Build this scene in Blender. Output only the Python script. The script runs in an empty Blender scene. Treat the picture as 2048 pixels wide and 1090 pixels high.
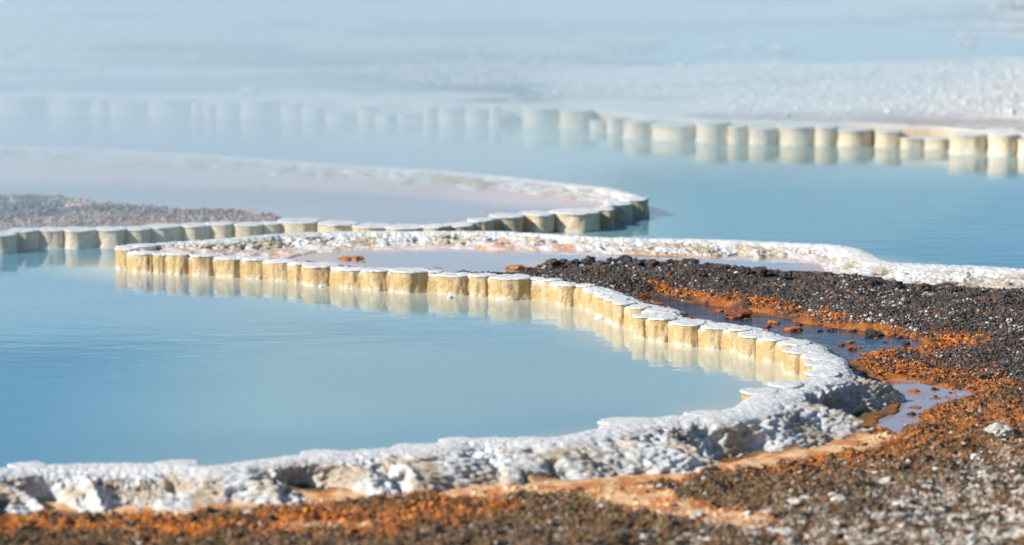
import bpy, math, random
import numpy as np
from mathutils import Vector

random.seed(7)
rng = np.random.default_rng(7)
D = bpy.data
scene = bpy.context.scene
COL = scene.collection

# ------------------------------------------------------------------ camera
CAM_H, PITCH, LENS = 2.0, math.radians(8.0), 135.0
FPX = LENS / 36.0 * 2048.0
cam = D.cameras.new('camera')
cam.lens = LENS
cam.sensor_width = 36.0
cam.clip_start = 0.05
cam.clip_end = 3000.0
cam.dof.use_dof = True
cam.dof.focus_distance = 12.7
cam.dof.aperture_fstop = 2.8
cam_o = D.objects.new('camera', cam)
COL.objects.link(cam_o)
cam_o.location = (0, 0, CAM_H)
cam_o.rotation_euler = (math.pi / 2 - PITCH, 0, 0)
scene.camera = cam_o

# ------------------------------------------------------------------ light
SUN_ELEV = math.radians(31)
SUN_AZ = math.radians(-114)      # compass angle from +Y towards +X of the sun's place
world = D.worlds.new('World')
scene.world = world
world.use_nodes = True
wn = world.node_tree
bg = wn.nodes['Background']
sky = wn.nodes.new('ShaderNodeTexSky')
sky.sky_type = 'NISHITA'
sky.sun_disc = False
sky.sun_elevation = SUN_ELEV
sky.sun_rotation = SUN_AZ
sky.altitude = 2200
sky.air_density = 1.0
sky.dust_density = 0.4
sky.ozone_density = 3.0
tintn = wn.nodes.new('ShaderNodeMix')
tintn.data_type = 'RGBA'
tintn.blend_type = 'MULTIPLY'
tintn.inputs[0].default_value = 1.0
tintn.inputs[7].default_value = (0.80, 1.0, 1.03, 1)
wn.links.new(sky.outputs[0], tintn.inputs[6])
wn.links.new(tintn.outputs[2], bg.inputs[0])
bg.inputs[1].default_value = 0.072
sun = D.lights.new('sun', 'SUN')
sun.energy = 5.0
sun.angle = math.radians(0.5)
sun.color = (1.0, 0.94, 0.85)
sun_o = D.objects.new('sun', sun)
COL.objects.link(sun_o)
sd = Vector((math.sin(SUN_AZ) * math.cos(SUN_ELEV), math.cos(SUN_AZ) * math.cos(SUN_ELEV), math.sin(SUN_ELEV)))
sun_o.rotation_euler = (-sd).to_track_quat('-Z', 'Y').to_euler()
sun_o.location = (-5, -5, 10)

vs = scene.view_settings
vs.view_transform = 'Standard'
vs.look = 'None'
vs.gamma = 1.0
vs.exposure = 0.42
vs.use_curve_mapping = False
scene.render.engine = 'CYCLES'
scene.cycles.use_denoising = True
scene.cycles.max_bounces = 8
scene.cycles.volume_bounces = 1
scene.cycles.sample_clamp_indirect = 6.0

# ------------------------------------------------------------------ helpers
def at(px, py, z=0.0):
    """ground point seen at a place of the 2048 x 1090 photograph"""
    u = (px - 1024.0) / FPX
    v = -(py - 545.0) / FPX
    dy = math.cos(PITCH) + v * math.sin(PITCH)
    dz = -math.sin(PITCH) + v * math.cos(PITCH)
    t = (z - CAM_H) / dz
    return np.array([u * t, dy * t])


def ats(pts, z=0.0):
    return np.array([at(p[0], p[1], z) for p in pts])


def hash3(ix, iy, iz, seed):
    h = (ix * 374761393 + iy * 668265263 + iz * 2147483647 + seed * 1274126177) & 0xFFFFFFFF
    h = ((h ^ (h >> 13)) * 1274126177) & 0xFFFFFFFF
    h = ((h ^ (h >> 15)) * 2246822519) & 0xFFFFFFFF
    return ((h ^ (h >> 16)) & 0xFFFF) / 65535.0


def vnoise(x, y, z, seed=0):
    """value noise, -1 .. 1"""
    x, y, z = np.broadcast_arrays(np.asarray(x, float), np.asarray(y, float), np.asarray(z, float))
    fx, fy, fz = np.floor(x), np.floor(y), np.floor(z)
    ix, iy, iz = fx.astype(np.int64), fy.astype(np.int64), fz.astype(np.int64)
    tx, ty, tz = x - fx, y - fy, z - fz
    tx, ty, tz = tx * tx * (3 - 2 * tx), ty * ty * (3 - 2 * ty), tz * tz * (3 - 2 * tz)
    r = 0
    for a in (0, 1):
        wx = tx if a else 1 - tx
        for b in (0, 1):
            wy = ty if b else 1 - ty
            for c in (0, 1):
                wz = tz if c else 1 - tz
                r = r + wx * wy * wz * hash3(ix + a, iy + b, iz + c, seed)
    return r * 2 - 1


def fbm(x, y, z=0.0, scale=1.0, octs=4, seed=0, gain=0.5):
    s, amp, tot = 0, 1.0, 0
    f = 1.0 / scale
    for i in range(octs):
        s = s + amp * vnoise(x * f + 13.7 * i, y * f + 5.1 * i, z * f + 2.3 * i, seed + i * 17)
        tot += amp
        amp *= gain
        f *= 2.03
    return s / tot


def sstep(a, b, x):
    t = np.clip((x - a) / (b - a), 0, 1)
    return t * t * (3 - 2 * t)


def mix(a, b, t):
    t = np.asarray(t)[..., None]
    return np.asarray(a) * (1 - t) + np.asarray(b) * t


def line_dist(P, pts, closed=False):
    """distance of points P[N,2] to a polyline"""
    pts = np.asarray(pts)
    best = np.full(len(P), 1e9)
    n = len(pts)
    for i in range(n if closed else n - 1):
        a, b = pts[i], pts[(i + 1) % n]
        ab = b - a
        l2 = max(float(ab @ ab), 1e-12)
        t = np.clip(((P - a) @ ab) / l2, 0, 1)
        d = np.hypot(P[:, 0] - a[0] - t * ab[0], P[:, 1] - a[1] - t * ab[1])
        best = np.minimum(best, d)
    return best


def inside(P, poly):
    poly = np.asarray(poly)
    x, y = P[:, 0], P[:, 1]
    c = np.zeros(len(P), bool)
    n = len(poly)
    for i in range(n):
        x1, y1 = poly[i]
        x2, y2 = poly[(i + 1) % n]
        if y1 == y2:
            continue
        k = ((y1 > y) != (y2 > y)) & (x < (x2 - x1) * (y - y1) / (y2 - y1) + x1)
        c ^= k
    return c


def sdist(P, poly):
    """positive inside"""
    d = line_dist(P, poly, True)
    return np.where(inside(P, poly), d, -d)


def shepard(P, C, V, power=3.0):
    C, V = np.asarray(C), np.asarray(V, float)
    num, den = 0, 0
    for c, v in zip(C, V):
        w = 1.0 / (np.hypot(P[:, 0] - c[0], P[:, 1] - c[1]) + 0.03) ** power
        num = num + (w[:, None] * v if np.ndim(v) else w * v)
        den = den + w
    return num / (den[:, None] if np.ndim(V[0]) else den)


def mesh_from(name, V, F, mat, col=None, smooth=True, parent=None):
    V = np.asarray(V, np.float32).reshape(-1, 3)
    F = np.asarray(F, np.int32)
    k = F.shape[1]
    me = D.meshes.new(name)
    me.vertices.add(len(V))
    me.vertices.foreach_set('co', V.ravel())
    me.loops.add(F.size)
    me.loops.foreach_set('vertex_index', F.ravel())
    me.polygons.add(len(F))
    me.polygons.foreach_set('loop_start', np.arange(0, F.size, k, dtype=np.int32))
    me.polygons.foreach_set('loop_total', np.full(len(F), k, np.int32))
    me.polygons.foreach_set('use_smooth', np.full(len(F), smooth))
    me.update(calc_edges=True)
    if col is not None:
        a = me.color_attributes.new('tint', 'FLOAT_COLOR', 'POINT')
        c = np.ones((len(V), 4), np.float32)
        c[:, :3] = np.asarray(col, np.float32).reshape(-1, 3)
        a.data.foreach_set('color', c.ravel())
    me.materials.append(mat)
    o = D.objects.new(name, me)
    COL.objects.link(o)
    if parent is not None:
        o.parent = parent
    return o


def grid_faces(nu, nv, wrap=False):
    i = np.arange(nu - 1)[:, None]
    j = np.arange(nv if wrap else nv - 1)[None, :]
    j2 = (j + 1) % nv
    a = i * nv + j
    b = i * nv + j2
    c = (i + 1) * nv + j2
    d = (i + 1) * nv + j
    return np.stack([a + 0 * b, b + 0 * a, c, d], -1).reshape(-1, 4)


def tag(o, label=None, cat=None, group=None, kind=None):
    if label:
        o['label'] = label
    if cat:
        o['category'] = cat
    if group:
        o['group'] = group
    if kind:
        o['kind'] = kind
    return o


def empty(name, loc=(0, 0, 0)):
    o = D.objects.new(name, None)
    o.location = loc
    COL.objects.link(o)
    return o


# ------------------------------------------------------------------ materials
class NT:
    def __init__(self, name):
        self.m = D.materials.new(name)
        self.m.use_nodes = True
        self.t = self.m.node_tree
        self.b = self.t.nodes['Principled BSDF']
        self.out = self.t.nodes['Material Output']

    def n(self, typ, **kw):
        nd = self.t.nodes.new(typ)
        for k, v in kw.items():
            setattr(nd, k, v)
        return nd

    def l(self, a, b):
        self.t.links.new(a, b)

    def noise(self, scale, detail=4, rough=0.55, vec=None):
        nd = self.n('ShaderNodeTexNoise')
        nd.inputs['Scale'].default_value = scale
        nd.inputs['Detail'].default_value = detail
        nd.inputs['Roughness'].default_value = rough
        if vec is not None:
            self.l(vec, nd.inputs['Vector'])
        return nd

    def pos(self):
        return self.n('ShaderNodeNewGeometry').outputs['Position']

    def ramp(self, fac, stops):
        r = self.n('ShaderNodeValToRGB')
        els = r.color_ramp.elements
        while len(els) < len(stops):
            els.new(0.5)
        for e, (p, c) in zip(els, stops):
            e.position = p
            e.color = (*c, 1) if len(c) == 3 else c
        self.l(fac, r.inputs[0])
        return r

    def mulcol(self, a, b, fac=1.0):
        mx = self.n('ShaderNodeMix', data_type='RGBA', blend_type='MULTIPLY')
        mx.inputs[0].default_value = fac
        self.l(a, mx.inputs[6])
        self.l(b, mx.inputs[7])
        return mx.outputs[2]

    def bump(self, h, strength, dist):
        bp = self.n('ShaderNodeBump')
        bp.inputs['Strength'].default_value = strength
        bp.inputs['Distance'].default_value = dist
        self.l(h, bp.inputs['Height'])
        self.l(bp.outputs[0], self.b.inputs['Normal'])
        return bp


def mat_tinted(name, rough=0.85, speck=(0.75, 1.15), scale=120, bstr=0.6, bdist=0.004, bscale=160, spec=0.3,
               kind='GEOMETRY'):
    q = NT(name)
    at_ = q.n('ShaderNodeAttribute', attribute_type=kind, attribute_name='tint')
    p = q.pos()
    n1 = q.noise(scale, 5, 0.7, p)
    r = q.ramp(n1.outputs[0], [(0.3, (speck[0],) * 3), (0.7, (speck[1],) * 3)])
    q.l(q.mulcol(at_.outputs['Color'], r.outputs[0]), q.b.inputs['Base Color'])
    n2 = q.noise(bscale, 6, 0.7, p)
    q.bump(n2.outputs[0], bstr, bdist)
    q.b.inputs['Roughness'].default_value = rough
    q.b.inputs['Specular IOR Level'].default_value = spec
    return q.m


M_ground = mat_tinted('bacterial_ground', 0.7, (0.55, 1.35), 90, 0.9, 0.006, 130, 0.4)
M_sinter = mat_tinted('white_sinter', 0.9, (0.72, 1.12), 70, 1.0, 0.010, 85, 0.2)
M_cream = mat_tinted('cream_sinter', 0.75, (0.72, 1.15), 90, 1.0, 0.009, 95, 0.3)
M_cap = mat_tinted('cap_sinter', 0.9, (0.7, 1.08), 120, 1.0, 0.006, 150, 0.2)
M_stone = mat_tinted('gravel_stone', 0.6, (0.6, 1.3), 200, 0.6, 0.002, 260, 0.5, 'INSTANCER')
M_rock = mat_tinted('rough_rock', 0.65, (0.6, 1.3), 150, 0.9, 0.004, 200, 0.4)


def mat_water(name, deep, rough, rip, bscale=9.0, dist=0.02, ior=1.5, tint=False):
    q = NT(name)
    p = q.pos()
    mp = q.n('ShaderNodeMapping')
    q.l(p, mp.inputs[0])
    mp.inputs['Scale'].default_value = (0.45, 1.0, 1.0)
    n1 = q.noise(bscale, 3, 0.5, mp.outputs[0])
    n2 = q.noise(bscale * 5, 2, 0.5, mp.outputs[0])
    n3 = q.noise(0.6, 2, 0.5, p)
    ad = q.n('ShaderNodeMath', operation='MULTIPLY_ADD')
    q.l(n2.outputs[0], ad.inputs[0])
    ad.inputs[1].default_value = 0.25
    q.l(n1.outputs[0], ad.inputs[2])
    mm = q.n('ShaderNodeMath', operation='MULTIPLY')
    q.l(ad.outputs[0], mm.inputs[0])
    q.l(n3.outputs[0], mm.inputs[1])
    q.bump(mm.outputs[0], rip, dist)
    r = q.ramp(n3.outputs[0], [(0.3, tuple(c * 0.9 for c in deep)), (0.7, tuple(c * 1.1 for c in deep))])
    src = r.outputs[0]
    if tint:
        a = q.n('ShaderNodeAttribute', attribute_type='GEOMETRY', attribute_name='tint')
        src = q.mulcol(a.outputs['Color'], src)
    q.l(src, q.b.inputs['Base Color'])
    q.b.inputs['Roughness'].default_value = rough
    q.b.inputs['IOR'].default_value = ior
    return q.m


M_water = mat_water('milky_spring_water', (1, 1, 1), 0.03, 0.12, tint=True)
M_pink = mat_water('shallow_pink_water', (1, 1, 1), 0.02, 0.05, 14, tint=True)
M_puddle = mat_water('shallow_rust_water', (1, 1, 1), 0.03, 0.3, 20, tint=True)
M_farpool = mat_water('far_pool_water', (0.14, 0.36, 0.46), 0.05, 0.05, 9)

RIM = 0.075     # height of the sinter rims above the pools

# ------------------------------------------------------------------ shore layout: (left, right, y of lip, 'f' lip towards / 'b' away)
front_pads = [(-420, -260, 950, 'b'), (-270, -130, 942, 'b'), (-140, -20, 938, 'b'), (-40, 28, 930, 'b'),
              (24, 95, 923, 'b'), (85, 190, 917, 'b'), (190, 325, 913, 'b'), (318, 400, 918, 'b'),
              (395, 450, 925, 'b'), (450, 545, 913, 'b'), (535, 592, 906, 'b'), (604, 694, 896, 'b'),
              (690, 800, 886, 'b'), (785, 880, 884, 'b'), (881, 950, 871, 'b'), (945, 1036, 864, 'b'),
              (1034, 1090, 871, 'b'), (1085, 1150, 866, 'b'), (1145, 1210, 855, 'b'), (1201, 1303, 832, 'b'),
              (1300, 1376, 823, 'b'), (1372, 1440, 820, 'b'), (1430, 1518, 806, 'b')]
bend_lobes = [(1488, 1560, 787, 'f'), (1540, 1606, 775, 'f')]
wall_lobes = [(1613, 1680, 752, 'f'), (1613, 1664, 728, 'f'), (1610, 1672, 716, 'f'), (1571, 1634, 703, 'f'),
              (1567, 1624, 689, 'f'), (1528, 1572, 679, 'f'), (1483, 1536, 671, 'f'), (1461, 1502, 660, 'f'),
              (1411, 1462, 655, 'f'), (1347, 1413, 648, 'f'), (1301, 1353, 639, 'f'), (1267, 1311, 632, 'f'),
              (1293, 1341, 623, 'f'), (1260, 1301, 616, 'f'), (1226, 1270, 609, 'f'), (1212, 1256, 600, 'f'),
              (1196, 1232, 591, 'f'), (1176, 1212, 581, 'f'), (1154, 1191, 573, 'f'), (1118, 1156, 571.5, 'f'),
              (1088, 1124, 561, 'f'), (1060, 1090, 557.5, 'f'), (987, 1060, 558.5, 'f'), (940, 990, 551, 'f'),
              (879, 942, 549.5, 'f'), (853, 884, 544, 'f'), (781, 854, 545, 'f'), (729, 782, 541, 'f'),
              (682, 730, 537.5, 'f'), (604, 681, 531.5, 'f'), (587, 622, 525, 'f'), (537, 588, 522, 'f'),
              (489, 538, 518, 'f'), (434, 490, 515, 'f'), (382, 435, 512, 'f'), (335, 382, 509.5, 'f'),
              (306, 340, 507, 'f'), (268, 312, 506, 'f'), (231, 272, 500, 'f')]
back_pads = [(236, 262, 489, 'b'), (258, 315, 485, 'b')]
back_line = [(345, 482), (400, 479), (480, 473), (560, 465), (650, 462), (760, 461), (880, 461), (1000, 461), (1110, 467), (1200, 473), (1320, 475), (1450, 478), (1560, 483),
             (1660, 487), (1712, 494), (1748, 512), (1770, 522), (1880, 527), (1960, 529), (2060, 536), (2300, 548),
             (3200, 590)]


def lobe_asp(e):
    if e[3] == 'b':
        return .85
    if e[2] < 490:
        return 1.0
    return .84 + .16 * min(1.0, max(0.0, ((e[0] + e[1]) / 2 - 1060) / 180)) * (e[2] > 540)


def lobe_spec(e, H):
    xl, xr, y, m = e
    c = at((xl + xr) / 2, y, H)
    pxm = FPX / math.hypot(c[1], CAM_H)
    r = (xr - xl) / 2 / pxm
    k = 0.8 if m == 'b' else lobe_asp(e)
    c = c + np.array([0, r * k if m == 'f' else -r * k])
    return c, r


def smooth_path(pts, ds, sigma):
    pts = np.asarray(pts)
    seg = np.hypot(*(pts[1:] - pts[:-1]).T)
    s = np.concatenate([[0], np.cumsum(seg)])
    n = int(s[-1] / ds) + 1
    t = np.linspace(0, s[-1], n)
    x, y = np.interp(t, s, pts[:, 0]), np.interp(t, s, pts[:, 1])
    k = int(3 * sigma / ds)
    g = np.exp(-0.5 * (np.arange(-k, k + 1) * ds / sigma) ** 2)
    g /= g.sum()

    def cv(a):
        ap = np.concatenate([2 * a[0] - a[k:0:-1], a, 2 * a[-1] - a[-2:-k - 2:-1]])
        return np.convolve(ap, g, 'valid')
    return np.stack([cv(x), cv(y)], 1)


# ------------------------------------------------------------------ ground levels of the near land
level_pts = [(1120, 520, .055), (1250, 524, .07), (1400, 538, .08), (1700, 562, .075), (2000, 592, .075), (2400, 640, .07),
             (1200, 545, .06), (1500, 590, .045), (1800, 630, .04), (2048, 680, .03), (1340, 595, .012),
             (1500, 640, .012), (1700, 680, .010), (1850, 700, .010), (2000, 780, -.02), (1850, 800, -.022),
             (1740, 860, -.028), (1690, 890, -.022), (2048, 880, -.03), (1500, 930, -.02), (1000, 990, -.01),
             (0, 1030, -.012), (500, 1030, -.005), (1000, 1090, .0), (1500, 1090, -.02), (2048, 1090, -.03),
             (1800, 552, .035), (1950, 562, .035), (2100, 575, .035), (300, 500, .055), (600, 515, .04), (900, 530, .03), (1050, 545, .045), (1700, 525, .035),
             (-500, 1050, -.01)]
LC = [at(a, b, c) for a, b, c in level_pts]
LV = [c for a, b, c in level_pts]


def level(P):
    return shepard(P, LC, LV, 3.0)


near_path = [lobe_spec(e, RIM)[0] for e in front_pads + bend_lobes + wall_lobes + back_pads]
near_path += [at(a, b, RIM) for a, b in back_line]
near_path = [np.array([-6.0, 10.2]), np.array([-3.6, 10.35])] + near_path
near_path = smooth_path(near_path, 0.0045, 0.028)
near_land = np.concatenate([near_path[::10], [[9, 14.0], [9, 5.5], [-6, 5.5]]])

# shallow pools on the land: polygon in photograph coordinates, level
ZA, ZB, ZC = 0.036, 0.014, -0.020
poolA = ats([(560, 522), (630, 505), (720, 499), (900, 497), (1000, 498), (1200, 500), (1400, 503), (1560, 510),
             (1640, 524), (1660, 545), (1560, 556), (1400, 545), (1260, 535), (1150, 540), (1090, 528), (1060, 545),
             (1020, 552), (900, 553), (740, 543), (690, 535)], ZA)
poolB = ats([(1300, 592), (1350, 598), (1440, 611), (1530, 626), (1600, 643), (1680, 656), (1760, 662), (1850, 682),
             (1835, 694), (1760, 703), (1730, 712), (1700, 722), (1640, 712), (1560, 690), (1450, 660), (1340, 625), (1290, 600)], ZB)
poolC = ats([(1775, 757), (1830, 760), (1890, 775), (1960, 783), (1925, 797), (1890, 806), (1850, 822), (1830, 846),
             (1806, 852), (1796, 868), (1778, 862), (1740, 850), (1800, 822), (1790, 790)], ZC)

orange_lines = [([(1310, 590), (1400, 606), (1500, 619), (1600, 640), (1680, 652)], .04, 1.0),
                ([(1730, 712), (1820, 703), (1900, 692)], .13, 1.0),
                ([(1750, 735), (1850, 745), (1950, 760)], .16, .8),
                ([(1870, 820), (1950, 800), (2048, 830), (2200, 850)], .15, .65),
                ([(1700, 885), (1800, 860), (1880, 825)], .17, .8),
                ([(1240, 955), (1400, 935), (1560, 905), (1700, 900)], .10, .7),
                ([(-200, 1045), (0, 1040), (120, 1040), (330, 1045), (360, 1060), (420, 1050)], .11, 1.0),
                ([(560, 1045), (640, 1030), (760, 1045), (850, 1035), (950, 1010)], .14, 1.0),
                ([(1095, 528), (1130, 535), (1180, 540)], .06, 1.0),
                ([(1015, 547), (1060, 548)], .03, 1.0), ([(1180, 548), (1300, 570)], .02, .5),
                ([(1540, 900), (1900, 870)], .3, .35), ([(1560, 545), (1680, 555)], .04, .6),
                ([(1190, 962), (1300, 985), (1420, 1010)], .07, 1.0)]
orange_lines = [(ats(a), r, s) for a, r, s in orange_lines]
peach_lines = [([(-200, 1026), (0, 1022), (160, 1012), (260, 1022), (350, 1026), (440, 1014), (560, 1008), (700, 1000), (850, 990),
                 (1000, 985), (1150, 972), (1300, 952), (1500, 921), (1650, 897), (1745, 870)], .072, 1.0),
               ([(1200, 968), (1270, 990), (1330, 1012), (1430, 1028), (1480, 1035)], .11, 1.0),
               ([(570, 1065), (640, 1050), (720, 1050)], .05, .7),
               ([(860, 975), (960, 985)], .03, 1.0)]
peach_lines = [(ats(a, -.01), r, s) for a, r, s in peach_lines]
white_poly = ats([(1150, 1110), (1500, 1040), (1800, 960), (2048, 850), (2500, 820), (2700, 1200), (1150, 1200)], -.02)


ledge_poly = ats([(200, 500), (240, 480), (520, 462), (1000, 455), (1400, 470), (1700, 480), (1730, 515), (1655, 550), (1640, 530), (1560, 512),
                  (1400, 504), (1000, 499), (720, 500), (640, 508), (560, 528), (400, 520), (300, 512)], .045)
slope_poly = ats([(1640, 548), (1720, 495), (2100, 525), (2500, 560), (2500, 625), (2048, 578), (1850, 560)], .045)


def near_fields(P):
    """height, colour and roughness of the near land"""
    x, y = P[:, 0], P[:, 1]
    z = level(P)
    wob = fbm(x, y, 0, .09, 3, 3) * .03
    pe = np.zeros(len(P))
    for ln, r, s in peach_lines:
        d = line_dist(P, ln) + wob
        pe = np.maximum(pe, s * (1 - sstep(r * .6, r * 1.25, d)))
    org = np.zeros(len(P))
    for ln, r, s in orange_lines:
        d = line_dist(P, ln) + wob * 2.0
        org = np.maximum(org, s * (1 - sstep(r * .4, r * 1.5, d)))
    wh = sstep(-.3, .7, sdist(P, white_poly))
    big = fbm(x, y, 0, .20, 3, 11) - .5 * np.abs(fbm(x, y, 0, .09, 2, 13))
    mid = fbm(x, y, 0, .05, 4, 21)
    fine = fbm(x, y, 0, .014, 3, 31)
    amp = 1 + .7 * sstep(12.0, 11.0, y)
    h = (big * .014 + mid * .014) * amp + np.abs(fine) * .010
    z = z + h * (1 - .85 * pe)
    z = z + .004 * (1 - pe) * sstep(11.6, 10.2, y) + .007 * pe
    pools = np.zeros(len(P))
    for poly, zw, w, amp, dp in ((poolA, ZA, .06, .22, .013), (poolB, ZB, .06, 1.05, .0115), (poolC, ZC, .05, .95, .009)):
        sd_ = sdist(P, poly) + wob * .8
        t = sstep(-.03, w, sd_)
        z = z * (1 - t) + (zw - dp + h * amp * .55) * t
        pools = np.maximum(pools, sstep(-.04, .02, sd_))
        near_ = sstep(-.06, 0, sd_)
        if zw != ZA:
            org = np.maximum(org, near_ * .85)
        else:
            org = np.maximum(org, near_ * .5 * (mid > .1))
        z = np.where((sd_ < 0) & (sd_ > -.25), np.maximum(z, zw + .004 - .22 * np.maximum(0, -sd_ - .05)), z)
    # pigments
    n1 = fbm(x, y, 0, .045, 4, 41)
    n2 = fbm(x, y, 0, .02, 3, 51)
    n3 = fbm(x, y, 0, .35, 3, 61)
    fore = sstep(12.1, 11.2, y)
    base = mix((.052, .046, .044), (.13, .080, .032), fore * .9)
    base = mix(base, (.11, .075, .05), np.clip(sstep(-.1, .5, n1) * .6, 0, 1))
    base = mix(base, (.08, .072, .066), fore * sstep(0, .5, n3) * .6)
    oc = mix((.38, .095, .010), (.52, .19, .025), sstep(-.4, .4, n2))
    oc = mix(oc, (.16, .07, .02), sstep(.0, .4, -n1))
    c = mix(base, (.19, .115, .035), .5 * fore * (1 - wh) * sstep(-.5, .2, n1 + .5 * n3))
    c = mix(c, oc, np.clip(org * sstep(-.5, .05, n1 + org * .5 - .25), 0, 1))
    c = mix(c, mix((.88, .56, .30), (.66, .26, .08), sstep(-.2, .25, n1 + .4 * n3 + .3 * n2)), pe)
    wmask = wh * sstep(.05, .25, n2 * .6 + n1 * .7 + wh * .28 - .08)
    c = mix(c, (.60, .56, .49), wmask)
    # white sinter between the promontory pool and its far rim
    tipw = np.maximum(sstep(-.03, .05, sdist(P, ledge_poly) + wob), sstep(-.03, .05, sdist(P, slope_poly) + wob))
    c = mix(c, mix((.72, .69, .66), (.72, .40, .22), sstep(.0, .4, n1 + .2 * n3)), tipw)
    return z, c, org, pe, wh, pools, tipw


def axis(dense0, dense1, step, lo, hi, coarse):
    a = list(np.arange(dense0, dense1, step))
    v, s = dense0, step
    left = []
    while v > lo:
        s = min(s * 1.25, coarse)
        v -= s
        left.append(v)
    v, s = a[-1], step
    right = []
    while v < hi:
        s = min(s * 1.25, coarse)
        v += s
        right.append(v)
    return np.array(left[::-1] + a + right)


gx = axis(-1.8, 2.8, .006, -6.2, 9.2, .4)
gy = axis(9.1, 15.2, .012, 5.4, 15.9, .4)
X, Y = np.meshgrid(gx, gy)
P = np.stack([X.ravel(), Y.ravel()], 1)
Zg, Cg = np.full(len(P), -.25), np.full((len(P), 3), .3)
sd_land = np.where(inside(P, near_land), 1.0, -1.0)
use = sd_land > 0
z_, c_, *_r = near_fields(P[use])
Zg[use], Cg[use] = z_, c_
keep_q = use.reshape(X.shape)
F = grid_faces(*X.shape)
F = F[use[F].any(1)]
used = np.unique(F)
remap = np.full(len(P), -1)
remap[used] = np.arange(len(used))
V3 = np.column_stack([P, Zg])[used]
ground = mesh_from('ground', V3, remap[F], M_ground, Cg[used])
tag(ground, 'dark and rust coloured gravelly ground around the near pool', kind='structure')

# shallow pools
def flat_poly(name, poly, z, mat, grow=.12, label=None):
    poly = np.asarray(poly)
    c = poly.mean(0)
    me = D.meshes.new(name)
    me.from_pydata([(p[0], p[1], z) for p in poly], [], [list(range(len(poly)))])
    me.materials.append(mat)
    o = D.objects.new(name, me)
    COL.objects.link(o)
    return tag(o, label, kind='structure')


def grow(poly, d):
    poly = np.asarray(poly)
    n = len(poly)
    out = []
    area = 0.5 * sum(poly[i][0] * poly[(i + 1) % n][1] - poly[(i + 1) % n][0] * poly[i][1] for i in range(n))
    sg = 1 if area > 0 else -1
    for i in range(n):
        e = poly[(i + 1) % n] - poly[i - 1]
        e = e / (np.hypot(*e) + 1e-9)
        out.append(poly[i] + sg * d * np.array([e[1], -e[0]]))
    return np.array(out)




def pool_sheet(name, poly, z, mat, step, colf, label):
    lo, hi = poly.min(0), poly.max(0)
    xx, yy = np.meshgrid(np.arange(lo[0] - step, hi[0] + step * 2, step), np.arange(lo[1] - step, hi[1] + step * 2, step))
    Q = np.stack([xx.ravel(), yy.ravel()], 1)
    ok = inside(Q, poly)
    F = grid_faces(*xx.shape)
    F = F[ok[F].all(1)]
    used = np.unique(F)
    rm = np.full(len(Q), -1)
    rm[used] = np.arange(len(used))
    Q = Q[used]
    o = mesh_from(name, np.column_stack([Q, np.full(len(Q), z)]), rm[F], mat, colf(Q))
    return tag(o, label, kind='structure')


def colA(Q):
    e = 1 - sstep(.0, .16, sdist(Q, poolA) + .05 * fbm(Q[:, 0], Q[:, 1], 0, .12, 3, 91))
    e = np.maximum(e, sstep(-.45, -.75, Q[:, 0] + .1 * fbm(Q[:, 0], Q[:, 1], 0, .2, 3, 92)))
    return mix((.34, .36, .42), (.60, .40, .33), e)


pool_sheet('shallow_pool', grow(poolA, .05), ZA, M_pink, .02, colA, 'shallow rosy pool inside the pointed ledge')
pool_sheet('shallow_stream', grow(poolB, .05), ZB, M_puddle, .02, lambda Q: mix((.02, .035, .06), (.13, .05, .03), sstep(0, .5, fbm(Q[:, 0], Q[:, 1], 0, .08, 3, 93))),
           'thin rust bottomed stream behind the scalloped wall')
pool_sheet('shallow_stream', grow(poolC, .04), ZC, M_pink, .02, lambda Q: mix((.36, .33, .38), (.45, .20, .12), sstep(.1, .5, fbm(Q[:, 0], Q[:, 1], 0, .1, 3, 94))),
           'pale reflecting puddle at the foot of the rounded bend')

# ------------------------------------------------------------------ the spring water
WX = axis(-3.2, 3.4, .05, -60, 60, 6)
WY = axis(9.5, 24, .05, 6, 90, 6)
WXX, WYY = np.meshgrid(WX, WY)
WP = np.stack([WXX.ravel(), WYY.ravel()], 1)


# ------------------------------------------------------------------ sinter lobes with their white caps
WHITE = np.array([.80, .82, .83])
CREAM = np.array([.62, .44, .22])
PALE_CREAM = np.array([.90, .76, .57])


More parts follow.
